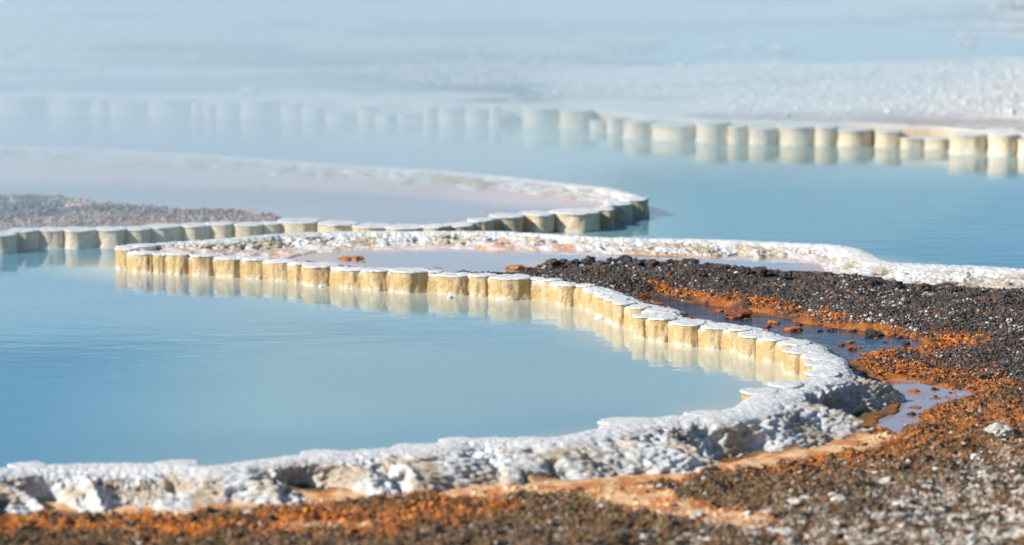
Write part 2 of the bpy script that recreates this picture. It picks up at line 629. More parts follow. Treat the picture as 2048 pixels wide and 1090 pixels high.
def lobe_mesh(cx, cy, r, H, seed, nseg, nz, cream=CREAM, capcol=WHITE, zmin=-.06, asp=1.0):
    a = np.linspace(0, 2 * math.pi, nseg, endpoint=False)
    ca, sa = np.cos(a), np.sin(a)
    wob = 1 + .16 * vnoise(ca * 1.2 + seed, sa * 1.2, 0.3, 5) + .06 * vnoise(ca * 3.1, sa * 3.1 + seed, 1.3, 6)
    zt = H - .006
    t = np.linspace(0, 1, nz)
    zz = zmin + (zt - zmin) * t
    above = np.clip(zz / zt, 0, 1)
    prof = 1.0 - .035 * np.sin(above * math.pi) + random.uniform(-.02, .08) * (1 - above)
    prof = np.where(zz < 0, 1.03, prof)
    prof[-1] = .985
    R = r * prof[:, None] * wob[None, :]
    x = cx + R * ca[None]
    y = cy + R * sa[None] * asp
    z = np.repeat(zz[:, None], nseg, 1)
    # vertical rills and knobs
    d = .009 * fbm(x, y, z * .25, .012, 3, 71) - .009 * np.abs(fbm(x, y, z * .6, .03, 3, 72))
    d = d * np.sin(np.clip(t, 0, 1) * math.pi)[:, None] ** .4
    x = x + d * ca[None]
    y = y + d * sa[None]
    n1 = fbm(x, y, z, .03, 3, 77)
    pale = cream is None
    cream = CREAM if pale else cream
    c = mix(cream, np.array([.80, .70, .52]), sstep(-.1, .6, n1) * .5)
    c = mix(c, np.array([.56, .38, .16]), sstep(.15, .6, -n1) * .45)
    st = fbm(x, y, z * .25, .02, 3, 78)
    c = mix(c, np.array([.50, .36, .18]), sstep(.05, .5, st) * .5 * np.repeat(sstep(.1, .6, above)[:, None], nseg, 1))
    c = mix(c, np.array([.78, .72, .60]), np.repeat(sstep(.02, .0, zz)[:, None], nseg, 1) * .7)
    c = mix(c, np.array([.62, .43, .17]), np.repeat(sstep(.8, 1.0, above)[:, None], nseg, 1) * .35)
    if pale:
        c = mix(WHITE, np.array([.62, .52, .40]), sstep(-.1, .5, n1))
    V = np.stack([x, y, z], -1).reshape(-1, 3)
    colm = c.reshape(-1, 3)
    F = grid_faces(nz, nseg, True)
    # cap
    rings = [(.92, -.006), (1.0, -.0052), (1.022, -.0036), (1.015, -.0014), (.97, .0002), (.85, .0008), (.6, .0008), (.35, .0008),
             (.1, .002)]
    wob2 = wob * (1 + .07 * vnoise(ca * 4 + seed, sa * 4, 4.3, 8) + .03 * vnoise(ca * 9 + seed, sa * 9, 4.3, 9))
    xs, ys, zs, cc = [], [], [], []
    for k, (f, dz) in enumerate(rings):
        rr = r * f * wob2
        px, py = cx + rr * ca, cy + rr * sa * asp
        xs.append(px)
        ys.append(py)
        nn = fbm(px, py, 0, .022, 3, 81)
        zs.append(H + dz + (nn * .0035 if k > 3 else nn * .0012))
        cc.append(mix(capcol, np.array([.62, .50, .34]), np.clip((k < 1) * .8 + sstep(.25, .7, nn) * .35, 0, 1) * np.ones(nseg)))
    V2 = np.stack([np.array(xs), np.array(ys), np.array(zs)], -1).reshape(-1, 3)
    C2 = np.array(cc).reshape(-1, 3)
    F2 = grid_faces(len(rings), nseg, True)
    # closing fan of the middle: quads collapse into the last ring
    V2 = np.concatenate([V2, [[cx, cy, H + .002]]])
    C2 = np.concatenate([C2, [capcol]])
    last = (len(rings) - 1) * nseg
    j = np.arange(nseg)
    fan = np.stack([last + j, last + (j + 1) % nseg, np.full(nseg, len(V2) - 1), np.full(nseg, len(V2) - 1)], 1)
    return (V, F, colm), (V2, F2, fan[:, :3], C2)


def mesh_mixed(name, V, quads, tris, mat, col, parent):
    V = np.asarray(V, np.float32)
    me = D.meshes.new(name)
    me.vertices.add(len(V))
    me.vertices.foreach_set('co', V.ravel())
    idx = np.concatenate([quads.ravel(), tris.ravel()]).astype(np.int32)
    me.loops.add(len(idx))
    me.loops.foreach_set('vertex_index', idx)
    tot = np.concatenate([np.full(len(quads), 4), np.full(len(tris), 3)]).astype(np.int32)
    st = np.concatenate([[0], np.cumsum(tot)[:-1]]).astype(np.int32)
    me.polygons.add(len(tot))
    me.polygons.foreach_set('loop_start', st)
    me.polygons.foreach_set('loop_total', tot)
    me.polygons.foreach_set('use_smooth', np.full(len(tot), True))
    me.update(calc_edges=True)
    a = me.color_attributes.new('tint', 'FLOAT_COLOR', 'POINT')
    c = np.ones((len(V), 4), np.float32)
    c[:, :3] = col
    a.data.foreach_set('color', c.ravel())
    me.materials.append(mat)
    o = D.objects.new(name, me)
    COL.objects.link(o)
    o.parent = parent
    return o


def add_lobe(e, parent, idx, H=RIM, nseg=56, nz=16, dz=None, cream=CREAM, asp=None, capcol=WHITE, wide=1.09):
    c, r = lobe_spec(e, H)
    if dz is None:
        dz = random.uniform(-.005, .004)
    asp = asp or lobe_asp(e)
    A, B = lobe_mesh(c[0], c[1], r * wide, H + dz, idx * 3.71, nseg, nz, cream, capcol, asp=asp)
    col = mesh_from('scallop', A[0], A[1], M_cream, A[2], parent=parent)
    mesh_mixed('rim_cap', B[0], B[1], B[2], M_cap, B[3], col)
    return col


near_wall = tag(empty('terrace_wall', (0.5, 12, 0)),
                'long scalloped cream wall with white caps curling round the near blue pool', 'terrace wall', kind='thing')
PARENT_FIX = [near_wall]
i = 0
for e in front_pads:
    i += 1
    if e[0] not in (24, 318, 604, 785, 881, 1034, 1201, 1372, -270):
        continue
    add_lobe(e, near_wall, i, H=RIM, nseg=48, nz=10, dz=random.uniform(-.005, .001), asp=.85, wide=1.1, cream=None)
for e in bend_lobes + wall_lobes:
    i += 1
    add_lobe(e, near_wall, i)
for e in back_pads:
    i += 1
    add_lobe(e, near_wall, i, nseg=40, nz=8, asp=.8, cream=None)


# ------------------------------------------------------------------ rim slopes: a rough swept bank along each shore
def rim_bank(name, path, fwt, fws, fbase, K, mat, parent, seed=0, H=RIM, rough=1.0, colf=None, ds=.006, inset=.03, front=.022):
    d = np.gradient(path, axis=0)
    d /= np.hypot(d[:, 0], d[:, 1])[:, None] + 1e-9
    nrm = np.stack([d[:, 1], -d[:, 0]], 1)
    # smooth the normals
    k = max(3, int(.05 / ds))
    ker = np.ones(2 * k + 1) / (2 * k + 1)
    nrm = np.stack([np.convolve(np.pad(nrm[:, i], k, 'edge'), ker, 'valid') for i in (0, 1)], 1)
    nrm /= np.hypot(nrm[:, 0], nrm[:, 1])[:, None] + 1e-9
    wt, ws, zb = fwt(path), fws(path), None
    n = len(path)
    s = np.arange(n) * ds
    foot = path + nrm * (wt + ws)[:, None]
    zb = fbase(foot) - .018
    # profile parameter
    t = np.linspace(0, 1, K)
    ta, tb = .08, .30
    O = np.zeros((n, K))
    Z = np.zeros((n, K))
    for j, tt in enumerate(t):
        if tt <= ta:
            u = tt / ta
            O[:, j] = -front
            Z[:, j] = -.05 + (H - .012 + .05) * u
        elif tt <= tb:
            u = (tt - ta) / (tb - ta)
            O[:, j] = -front + (wt + front) * u
            Z[:, j] = H - .011 + .009 * math.sin(u * math.pi) ** .5
        else:
            u = (tt - tb) / (1 - tb)
            O[:, j] = wt + ws * u
            prof = (1 - u) ** 1.15 * (1 - .0 * u)
            prof = 1 - u ** 1.35
            Z[:, j] = zb + (H - .012 - zb) * prof
    S = np.repeat(s[:, None], K, 1)
    T = np.repeat(t[None], n, 0)
    X = path[:, 0:1] + nrm[:, 0:1] * O
    Y = path[:, 1:2] + nrm[:, 1:2] * O
    slope = sstep(tb - .08, tb + .15, T)
    foot_ = sstep(1.0, .9, T)
    # shoulders running down the bank
    sh = (.15 - np.abs(fbm(S - T * .10, T * .10, 0, .22, 3, seed + 3, .4))) * (.21 - .15 * sstep(13.2, 13.8, Y)) * sstep(tb, tb + .35, T) * slope * rough * (ws / .2)[:, None].clip(.3, 1.4)
    lump = ((.25 - np.abs(fbm(X, Y, Z, .04, 4, seed + 5, .66))) * .028 - np.abs(fbm(X, Y, Z, .014, 3, seed + 7)) * .016) * rough
    pit = sstep(.22, .42, fbm(X, Y, Z, .06, 3, seed + 9)) * .028 * slope * rough
    lam = (np.abs(((Z + .004 * fbm(X, Y, 0, .05, 2, seed + 11)) / .009) % 1 - .5) - .25) * .020 * sstep(-.2, .4, fbm(X, Y, Z, .07, 2, seed + 13)) * slope * rough
    disp = sh + lump * (.35 + .65 * slope) - pit + lam
    disp = disp * foot_ * sstep(0, ta * 1.5, T)
    up = np.where(T < tb, .9, .55)
    X = X + nrm[:, 0:1] * disp * np.sqrt(1 - up ** 2) * (T > ta)
    Y = Y + nrm[:, 1:2] * disp * np.sqrt(1 - up ** 2) * (T > ta)
    Z = Z + disp * up
    n1 = fbm(X, Y, Z, .08, 4, seed + 21)
    n2 = fbm(X, Y, Z * 3, .02, 3, seed + 23)
    C = mix(WHITE, np.array([.62, .50, .35]), np.clip(sstep(-.22, .25, n1) * slope * .85, 0, 1))
    C = mix(C, np.array([.36, .31, .27]), sstep(.18, .5, n2 + n1 * .5) * slope * .7)
    C = mix(C, np.array([.70, .42, .22]), sstep(.86, .97, T + n1 * .05) * .8)
    C = mix(C, CREAM, sstep(ta * 1.05, ta * .9, T))
    if colf is not None:
        C = colf(X, Y, Z, T, C, n1)
    V = np.stack([X, Y, Z], -1)
    F = grid_faces(n, K)
    return mesh_from(name, V.reshape(-1, 3), F, mat, C.reshape(-1, 3), parent=parent)


wid = [((0, 930), .08, .19), ((500, 915), .08, .19), ((900, 880), .09, .22), ((1300, 840), .11, .26), ((1550, 790), .12, .24),
       ((1650, 745), .09, .17), ((1650, 710), .08, .14), ((1550, 680), .08, .10), ((1400, 648), .10, .10), ((1290, 620), .09, .12),
       ((1200, 590), .08, .10), ((1100, 565), .05, .05), ((950, 550), .025, .03), ((700, 538), .025, .03),
       ((500, 518), .04, .08), ((300, 505), .03, .06), ((250, 490), .03, .05), ((450, 472), .06, .14), ((700, 462), .05, .20),
       ((1000, 461), .04, .20), ((1300, 474), .05, .20), ((1600, 484), .05, .20), ((1750, 512), .08, .30),
       ((1950, 530), .10, .36), ((2300, 548), .1, .36)]
WC = [at(p[0], p[1], RIM) for p, a, b in wid]
WV = [(a, b) for p, a, b in wid]
widths = shepard(near_path, WC, WV, 3.0)
# keep only as much path as the eye can reach
rim_bank('bank', near_path, lambda p: widths[:, 0], lambda p: widths[:, 1], level, 80, M_sinter, near_wall, 100, ds=.0045)

# ------------------------------------------------------------------ middle ledge (second peninsula)
mid_lobes = [(-520, -450, 484, 'f'), (-455, -390, 481, 'f'), (-395, -330, 480, 'f'), (-335, -270, 478, 'f'), (-272, -210, 477, 'f'), (-215, -150, 476, 'f'),
             (-155, -95, 475, 'f'), (-100, -40, 474, 'f'), (-45, 26, 471, 'f'),
             (14, 72, 461, 'f'), (70, 126, 459, 'f'), (125, 189, 460, 'f'), (188, 250, 459, 'f'), (248, 300, 456, 'f'),
             (290, 356, 453, 'f'), (354, 416, 450, 'f'), (415, 468, 449, 'f'), (466, 524, 449, 'f'), (520, 562, 447, 'f'),
             (556, 640, 447, 'f'), (636, 712, 450, 'f'), (705, 782, 453, 'f'), (775, 850, 456, 'f'), (842, 900, 456, 'f'),
             (885, 945, 450, 'f'), (935, 985, 442, 'f'), (980, 1045, 434, 'f'), (1040, 1110, 430, 'f'),
             (1105, 1200, 429, 'f'), (1190, 1228, 418, 'f'), (1212, 1262, 407, 'f'), (1242, 1296, 400, 'f')]
mid_back = [(1285, 391), (1225, 374), (1150, 366), (1050, 354), (900, 340), (640, 324), (400, 306), (200, 295), (0, 289),
            (-500, 275), (-1500, 262)]
mid_path = [np.array([-9.0, 16.0]), np.array([-4.0, 15.5])] + [lobe_spec(e, RIM)[0] for e in mid_lobes] + [at(a, b, RIM) for a, b in mid_back]
# land must lie on the right of the path: run it the other way round
mid_path = smooth_path(np.array(mid_path)[::-1], .012, .04)
mid_land = np.concatenate([mid_path[::6]])
mid_wall = tag(empty('terrace_wall', (-0.5, 15.5, 0)),
               'hazy scalloped wall of the second ledge, ending in a blunt point in the blue pool', 'terrace wall', kind='thing')
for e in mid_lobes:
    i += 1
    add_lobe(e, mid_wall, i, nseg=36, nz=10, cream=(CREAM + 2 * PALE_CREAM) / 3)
mw = [((0, 470), .06, .08), ((500, 448), .05, .07), ((900, 450), .05, .08), ((1150, 430), .05, .1), ((1280, 398), .05, .08),
      ((1200, 372), .07, .25), ((900, 340), .06, .40), ((500, 312), .06, .40), ((0, 289), .06, .40)]
MWC = [at(p[0], p[1], RIM) for p, a, b in mw]
mwid = shepard(mid_path, MWC, [(a, b) for p, a, b in mw], 3.0)
ZM = .040
rim_bank('bank', mid_path, lambda p: mwid[:, 0], lambda p: mwid[:, 1], lambda p: np.full(len(p), ZM), 30, M_sinter, mid_wall, 200,
         ds=.012, rough=.8)

mid_mound = ats([(-600, 400), (0, 392), (110, 392), (250, 412), (480, 425), (620, 440), (600, 448), (300, 452), (0, 458), (-600, 470)], ZM)
mid_streaks = [(ats([(200, 362), (340, 366), (560, 372), (900, 382)], ZM), .10), (ats([(1000, 395), (1090, 397)], ZM), .06),
               (ats([(150, 418), (400, 420), (560, 421)], ZM), .08), (ats([(850, 423), (1180, 423)], ZM), .08)]


def mid_fields(P):
    x, y = P[:, 0], P[:, 1]
    n1 = fbm(x, y, 0, .10, 4, 311)
    n2 = fbm(x * .4, y, 0, .25, 3, 321)
    z = ZM - .010 + n1 * .008
    md = sstep(-.1, .35, sdist(P, mid_mound) + n1 * .1)
    z = z + md * (.035 + .03 * np.abs(fbm(x, y, 0, .06, 4, 331)))
    c = mix((.60, .40, .34), (.66, .36, .22), sstep(0, .5, n1))
    c = mix(c, (.12, .13, .15), md * sstep(-.3, .1, n1 + .3))
    c = mix(c, (.30, .25, .24), sstep(.02, .25, md) * (1 - sstep(.3, .6, md)) * .8)
    for ln, r in mid_streaks:
        t = (1 - sstep(r * .2, r * 1.8, line_dist(P, ln) + n1 * .25)) * sstep(-.15, .2, fbm(x, y, 0, .09, 3, 341))
        z = z + t * .012
        c = mix(c, (.62, .42, .30), t * .8)
    return z, c


xx, yy = np.meshgrid(axis(-2.6, 1.3, .015, -9, 1.4, .4), np.arange(14.6, 20.5, .03))
P = np.stack([xx.ravel(), yy.ravel()], 1)
ins = inside(P, mid_land)
Zm, Cm = np.full(len(P), -.2), np.full((len(P), 3), .5)
Zm[ins], Cm[ins] = mid_fields(P[ins])
F = grid_faces(*xx.shape)
F = F[ins[F].all(1)]
used = np.unique(F)
remap = np.full(len(P), -1)
remap[used] = np.arange(len(used))
tag(mesh_from('ground', np.column_stack([P, Zm])[used], remap[F], M_ground, Cm[used]), 'rosy ground of the second ledge',
    kind='structure')
mid_split = ats([(-1500, 362), (0, 366), (300, 372), (700, 385), (1000, 410), (1300, 425)], ZM)
pool_sheet('shallow_pool', mid_path[::12], ZM, M_pink, .05, lambda Q: mix((.78, .50, .46), (.30, .30, .35), sstep(.25, -.15, Q[:, 1] - np.interp(
    Q[:, 0], mid_split[:, 0], mid_split[:, 1]) + .1 * fbm(Q[:, 0], Q[:, 1], 0, .3, 3, 95)) * (1 - .6 * sstep(.0, .6, Q[:, 0]))),
           'shallow lilac pool on the second ledge')

# ------------------------------------------------------------------ far shore
far_left = [(-900, -800, 196), (-780, -700, 196), (-680, -560, 195), (-540, -450, 195), (-430, -330, 194), (-310, -220, 194), (-200, -110, 193), (-95, -20, 193),
            (-10, 70, 193), (80, 163, 193), (180, 203, 194), (211, 290, 195), (288, 366, 197), (382, 402, 198), (406, 432, 199),
            (432, 480, 200), (478, 531, 201), (560, 590, 203), (600, 630, 205), (643, 680, 206), (716, 732, 208), (750, 790, 209),
            (785, 822, 209), (846, 862, 210), (873, 900, 211), (927, 956, 212), (975, 1004, 213)]
far_right = [(1045, 1110, 219), (1120, 1150, 221), (1180, 1206, 224), (1214, 1242, 228), (1250, 1310, 238), (1308, 1374, 242),
             (1394, 1444, 246), (1454, 1482, 248), (1494, 1536, 250), (1560, 1593, 251), (1630, 1663, 252), (1671, 1704, 253),
             (1754, 1802, 256), (1802, 1848, 258), (1850, 1890, 259), (1903, 1968, 268), (1979, 2024, 271), (2040, 2090, 273), (2100, 2150, 276),
             (2165, 2230, 280), (2245, 2330, 286), (2350, 2440, 292)]
FH = .10


def fill_gaps(lst):
    out = []
    for k, (a, b, c) in enumerate(lst):
        if k + 1 < len(lst):
            b = max(b, min(lst[k + 1][0] + 4, b + 45))
        out.append((a, b, c, 'f'))
    return out


far_l, far_r = fill_gaps(far_left), fill_gaps(far_right)
far_wall_l = tag(empty('terrace_wall', (-2, 21, 0)), 'distant pale scalloped wall fading into steam on the far shore', 'terrace wall', kind='thing')
far_wall_r = tag(empty('terrace_wall', (2, 19, 0)), 'distant cream scalloped wall below the white far bank', 'terrace wall', kind='thing')
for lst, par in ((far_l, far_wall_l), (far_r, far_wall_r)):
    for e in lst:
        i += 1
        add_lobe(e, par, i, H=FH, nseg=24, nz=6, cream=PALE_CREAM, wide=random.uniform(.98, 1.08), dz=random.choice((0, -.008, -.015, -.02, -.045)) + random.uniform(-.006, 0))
fc = [lobe_spec(e, FH)[0] + np.array([0, .06]) for e in far_l + far_r]
far_path = smooth_path(np.array([[-16, 21.5]] + fc + [[4.5, 15.5], [12, 13.5]]), .02, .05)[::-1]
# land behind; keep it on the right of the path
nl = next(k for k in range(len(far_path)) if far_path[k][0] < at(1025, 215, FH)[0])


def part_bank(path, par, seed):
    w1, w2 = np.full(len(path), .08), np.full(len(path), .5)
    return rim_bank('bank', path, lambda p: w1 + .04, lambda p: w2, lambda p: np.full(len(p), .085), 14, M_sinter, par, seed, H=FH, rough=.5, ds=.02, front=-.03)


part_bank(far_path[:nl + 1], far_wall_r, 400)
part_bank(far_path[nl:], far_wall_l, 430)

white_bank = ats([(1055, 205), (1060, 150), (1200, 140), (1500, 136), (1800, 128), (2048, 124), (3000, 120), (3000, 330), (2048, 285),
                  (1700, 262), (1400, 250), (1200, 228)], .09)
far_blue = ats([(1290, 118), (1330, 80), (1480, 62), (1800, 55), (2048, 70), (2600, 80), (2600, 120), (2048, 112), (1750, 122),
                (1500, 126)], .09)
far_grey = ats([(-600, 135), (0, 130), (500, 140), (1000, 150), (1030, 110), (900, 70), (500, 50), (0, 40), (-600, 40)], .09)


def far_fields(P, DSH):
    x, y = P[:, 0], P[:, 1]
    n1 = fbm(x * .30, y, 0, .95, 4, 511)
    n2 = fbm(x * .3, y * .35, 0, .9, 3, 521)
    n3 = fbm(x * .8, y * .6, 0, .22, 3, 531)
    z = .085 + n1 * .02
    wb = sstep(-.1, .3, sdist(P, white_bank) + n1 * .15)
    z = z + wb * (.05 * sstep(.35, 2.6, DSH) + .022 * fbm(x * .6, y, 0, .18, 4, 541))
    fb = sstep(-.2, .3, sdist(P, far_blue) + n1 * .3)
    fg = sstep(-.4, .5, sdist(P, far_grey) + n2 * .5)
    c = mix((.12, .14, .15), (.88, .72, .62), sstep(.0, .16, n1 * .6 + .8 * fbm(x * .45, y * .7, 0, .42, 4, 561) + n3 * .25))
    c = mix(c, (.13, .14, .15), fg * .85 * sstep(.3, -.1, n1))
    c = mix(c, mix((.90, .89, .87), (.66, .62, .60), sstep(.0, .3, fbm(x * .25, y, 0, .45, 4, 551))), wb)
    c = mix(c, (.66, .36, .22), sstep(.45, .7, n3 + .3 * n2) * (1 - wb) * .7)
    z = z * (1 - fb) + (.07 + n1 * .01) * fb
    return z, c


xx, yy = np.meshgrid(axis(-3.2, 3.2, .035, -40, 40, 3.0), np.concatenate([np.arange(15, 31, .05), 31 + np.cumsum(np.linspace(.1, 4, 30))]))
P = np.stack([xx.ravel(), yy.ravel()], 1)
far_land = np.concatenate([far_path[::5], [[-60, 21.5], [-60, 400], [60, 400], [60, 12]]])
ins = inside(P, far_land)
dsh = line_dist(P, far_path[::5])
Zf, Cf = far_fields(P, dsh)
ins &= dsh > .06
F = grid_faces(*xx.shape)
F = F[ins[F].all(1)]
used = np.unique(F)
remap = np.full(len(P), -1)
remap[used] = np.arange(len(used))
tag(mesh_from('ground', np.column_stack([P, Zf])[used], remap[F], M_sinter, Cf[used]), 'pale flats of sinter beyond the far shore',
    kind='structure')
flat_poly('far_pool', grow(far_blue, .35), .078, M_farpool, label='thin blue pool on the far flats')
xb = 1200.0
me = D.meshes.new('plain')
me.from_pydata([(-xb, -xb, -.32), (xb, -xb, -.32), (xb, xb, -.32), (-xb, xb, -.32)], [], [(0, 1, 2, 3)])
qm = NT('pale_plain')
qm.b.inputs['Base Color'].default_value = (.36, .33, .30, 1)
me.materials.append(qm.m)
o = D.objects.new('plain', me)
COL.objects.link(o)
tag(o, 'pale plain reaching the horizon', kind='structure')

# water sheet
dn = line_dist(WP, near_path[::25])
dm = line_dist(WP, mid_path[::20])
df = line_dist(WP, far_path[::20])
n1 = fbm(WP[:, 0] * .5, WP[:, 1], 0, 1.2, 3, 611)
wc = mix((.25, .41, .44), (.34, .49, .48), sstep(-.5, .5, n1))
wc = mix(wc, (.022, .21, .31), sstep(.1, .9, WP[:, 0]) * sstep(13.2, 14.2, WP[:, 1]) * sstep(18.5, 16.5, WP[:, 1]))
wc = mix(wc, (.09, .29, .43), sstep(-.6, -1.5, WP[:, 0]) * .8)
wc = mix(wc, (.62, .58, .44), (1 - sstep(.03, .42, dn)) * .75)  # cream towards the near wall: shallow sinter plus wall reflection painted into the water
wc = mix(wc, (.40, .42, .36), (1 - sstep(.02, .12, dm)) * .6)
dry = inside(WP, near_land) & (dn > .07)
F = grid_faces(*WXX.shape)
F = F[~dry[F].all(1)]
used = np.unique(F)
remap = np.full(len(WP), -1)
remap[used] = np.arange(len(used))
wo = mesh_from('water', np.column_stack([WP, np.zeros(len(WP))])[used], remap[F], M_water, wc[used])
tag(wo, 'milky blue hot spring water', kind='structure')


# ------------------------------------------------------------------ stones
def ico(sub):
    import bmesh
    bm = bmesh.new()
    bmesh.ops.create_icosphere(bm, subdivisions=sub, radius=1)
    V = np.array([v.co[:] for v in bm.verts])
    F = np.array([[v.index for v in f.verts] for f in bm.faces])
    bm.free()
    return V, F


IV2, IF2 = ico(2)
IV3, IF3 = ico(3)


def stone_verts(V, seed, rough=.5, flat=.7):
    d = 1 + rough * fbm(V[:, 0], V[:, 1], V[:, 2], .9, 3, seed) + rough * .5 * fbm(V[:, 0], V[:, 1], V[:, 2], .35, 2, seed + 3)
    W = V * d[:, None]
    W[:, 2] *= flat
    return W


protos = []
pc = D.collections.new('stone_kinds')
for k in range(7):
    W = stone_verts(IV2, 700 + k * 7, .75, .65)
    me = D.meshes.new('stone_kind')
    me.from_pydata(W.tolist(), [], IF2.tolist())
    me.materials.append(M_stone)
    protos.append(D.objects.new('stone_kind', me))
    pc.objects.link(protos[-1])


def gravel(name, pts, rot, scl, tint, label):
    me = D.meshes.new(name)
    me.vertices.add(len(pts))
    me.vertices.foreach_set('co', np.asarray(pts, np.float32).ravel())
    for nm, arr, ty, key in (('spin', rot, 'FLOAT_VECTOR', 'vector'), ('size', scl, 'FLOAT_VECTOR', 'vector')):
        a = me.attributes.new(nm, ty, 'POINT')
        a.data.foreach_set(key, np.asarray(arr, np.float32).ravel())
    a = me.attributes.new('tint', 'FLOAT_COLOR', 'POINT')
    a.data.foreach_set('color', np.column_stack([tint, np.ones(len(tint))]).astype(np.float32).ravel())
    o = D.objects.new(name, me)
    COL.objects.link(o)
    ng = D.node_groups.new(name, 'GeometryNodeTree')
    ng.interface.new_socket('Geometry', in_out='INPUT', socket_type='NodeSocketGeometry')
    ng.interface.new_socket('Geometry', in_out='OUTPUT', socket_type='NodeSocketGeometry')
    N = ng.nodes
    gi, go = N.new('NodeGroupInput'), N.new('NodeGroupOutput')
    ci = N.new('GeometryNodeCollectionInfo')
    ci.inputs['Collection'].default_value = pc
    ci.inputs['Separate Children'].default_value = True
    ci.inputs['Reset Children'].default_value = True
    ip = N.new('GeometryNodeInstanceOnPoints')
    ip.inputs['Pick Instance'].default_value = True
    ra = N.new('GeometryNodeInputNamedAttribute')
    ra.data_type = 'FLOAT_VECTOR'
    ra.inputs['Name'].default_value = 'spin'
    sa = N.new('GeometryNodeInputNamedAttribute')
    sa.data_type = 'FLOAT_VECTOR'
    sa.inputs['Name'].default_value = 'size'
    er = N.new('FunctionNodeEulerToRotation')
    L = ng.links
    L.new(gi.outputs[0], ip.inputs['Points'])
    L.new(ci.outputs[0], ip.inputs['Instance'])
    L.new(ra.outputs[0], er.inputs[0])
    L.new(er.outputs[0], ip.inputs['Rotation'])
    L.new(sa.outputs[0], ip.inputs['Scale'])
    L.new(ip.outputs[0], go.inputs[0])
    md = o.modifiers.new('scatter', 'NODES')
    md.node_group = ng
    return tag(o, label, kind='stuff')


def scatter(n, box, fields, dens, size, tintf, name, label, lift=.12):
    x = rng.uniform(box[0], box[1], n)
    y = rng.uniform(box[2], box[3], n)
    P = np.stack([x, y], 1)
    z, c, keep, sz, tint = fields(P)
    P, z, sz, tint = P[keep], z[keep], sz[keep], tint[keep]
    m = len(P)
    rot = np.stack([rng.uniform(-.7, .7, m), rng.uniform(-.7, .7, m), rng.uniform(0, 6.28, m)], 1)
    scl = sz[:, None] * rng.uniform(.7, 1.3, (m, 3))
    return gravel(name, np.column_stack([P, z + sz * lift]), rot, scl, tint, label)


near_ring = near_path[::20]
bank_w = (widths[:, 0] + widths[:, 1])[::20]


def near_gravel(P):
    keep0 = (np.abs(P[:, 0] - .35) < .135 * P[:, 1] + .5)
    keep0[keep0] = inside(P[keep0], near_land)
    # outside the frame only a thin scatter
    z = np.zeros(len(P))
    c = np.zeros((len(P), 3))
    org = np.zeros(len(P)); pe = org.copy(); wh = org.copy(); pools = org.copy(); tw = org.copy()
    k = keep0
    z[k], c[k], org[k], pe[k], wh[k], pools[k], tw[k] = near_fields(P[k])
    # distance to the bank in units of its width
    rel = np.full(len(P), 9.0)
    for q, w in zip(near_ring, bank_w):
        rel = np.minimum(rel, np.hypot(P[:, 0] - q[0], P[:, 1] - q[1]) - w)
    fore = sstep(12.2, 11.0, P[:, 1])
    u = rng.uniform(0, 1, len(P))
    dens = (1 - .5 * np.clip(org - .3, 0, 1)) * (1 - .92 * pe) * np.where(pools > .3, .10, 1.0) * (1 - .97 * tw)
    keep = keep0 & (rel > -.005) & (u < dens * (1 - .35 * fore))
    fore = sstep(12.2, 11.0, P[:, 1])
    sz = np.clip(rng.lognormal(0, .5, len(P)), .3, 2.6) * (.0029 + .0002 * fore)
    v = rng.uniform(0, 1, len(P))
    t = c * rng.uniform(.7, 1.6, (len(P), 1))
    pw = .12 - .06 * fore + .26 * wh
    cl = fbm(P[:, 0], P[:, 1], 0, .12, 3, 801)
    pw = pw * sstep(-.4, .5, cl) * (1 - org * .8) * 1.3
    t = np.where((v < pw)[:, None], rng.uniform(.3, .68, (len(P), 1)) * np.array([1, .94, .84]), t)
    v2 = rng.uniform(0, 1, len(P))
    t = np.where((v2 < .17)[:, None] & (v >= pw)[:, None], np.array([.022, .024, .028]), t)
    t = np.where((v2 > .90 - .12 * fore)[:, None] & (v >= pw)[:, None], np.array([.28, .12, .035]) * rng.uniform(.5, 1.2, (len(P), 1)), t)
    return z, c, keep, sz, t


scatter(1050000, (-1.75, 3.0, 9.15, 14.3), near_gravel, None, None, None, 'gravel',
        'dark gritty gravel with pale and rust specks')


def mid_gravel(P):
    k = inside(P, mid_land)
    z, c = mid_fields(P)
    md = sstep(0, .2, sdist(P, mid_mound))
    keep = k & (rng.uniform(0, 1, len(P)) < md ** 1.5 * .8)
    sz = np.clip(rng.lognormal(0, .5, len(P)), .3, 2.4) * .0042
    t = c * rng.uniform(.5, 1.5, (len(P), 1))
    t = np.where((rng.uniform(0, 1, len(P)) < .08)[:, None], .35, t)
    return z, c, keep, sz, t


scatter(150000, (-2.4, -.6, 14.8, 17.0), mid_gravel, None, None, None, 'gravel', 'grey hazy gravel on the second ledge')

def far_crust(P):
    d = line_dist(P, far_path[::12])
    z, c = far_fields(P, d)
    k = inside(P, far_land) & (d > .25)
    cl = fbm(P[:, 0] * .35, P[:, 1] * .8, 0, .55, 4, 951)
    k &= rng.uniform(0, 1, len(P)) < np.maximum(sstep(.0, .3, cl) * sstep(.8, 1.6, d), .55 * sstep(-.05, .15, sdist(P, white_bank)) * sstep(.4, 1.2, d))
    k &= sdist(P, far_blue) < -.1
    m = len(P)
    sz = np.clip(rng.lognormal(0, .5, m), .3, 3.0) * (.0055 + .0045 * sstep(21, 27, P[:, 1]))
    wbk = sdist(P, white_bank) > 0
    v = rng.uniform(0, 1, m)
    t = np.where(((v < .22) & ~wbk)[:, None], np.array([.74, .46, .34]), np.where(((v > .85) & ~wbk)[:, None], np.array([.22, .22, .23]), np.array([.84, .80, .76])))
    return z, c, k, sz, t


scatter(260000, (-4.2, 4.4, 17.5, 31), far_crust, None, None, None, 'gravel', 'pale and rosy crust lumps over the far flats')

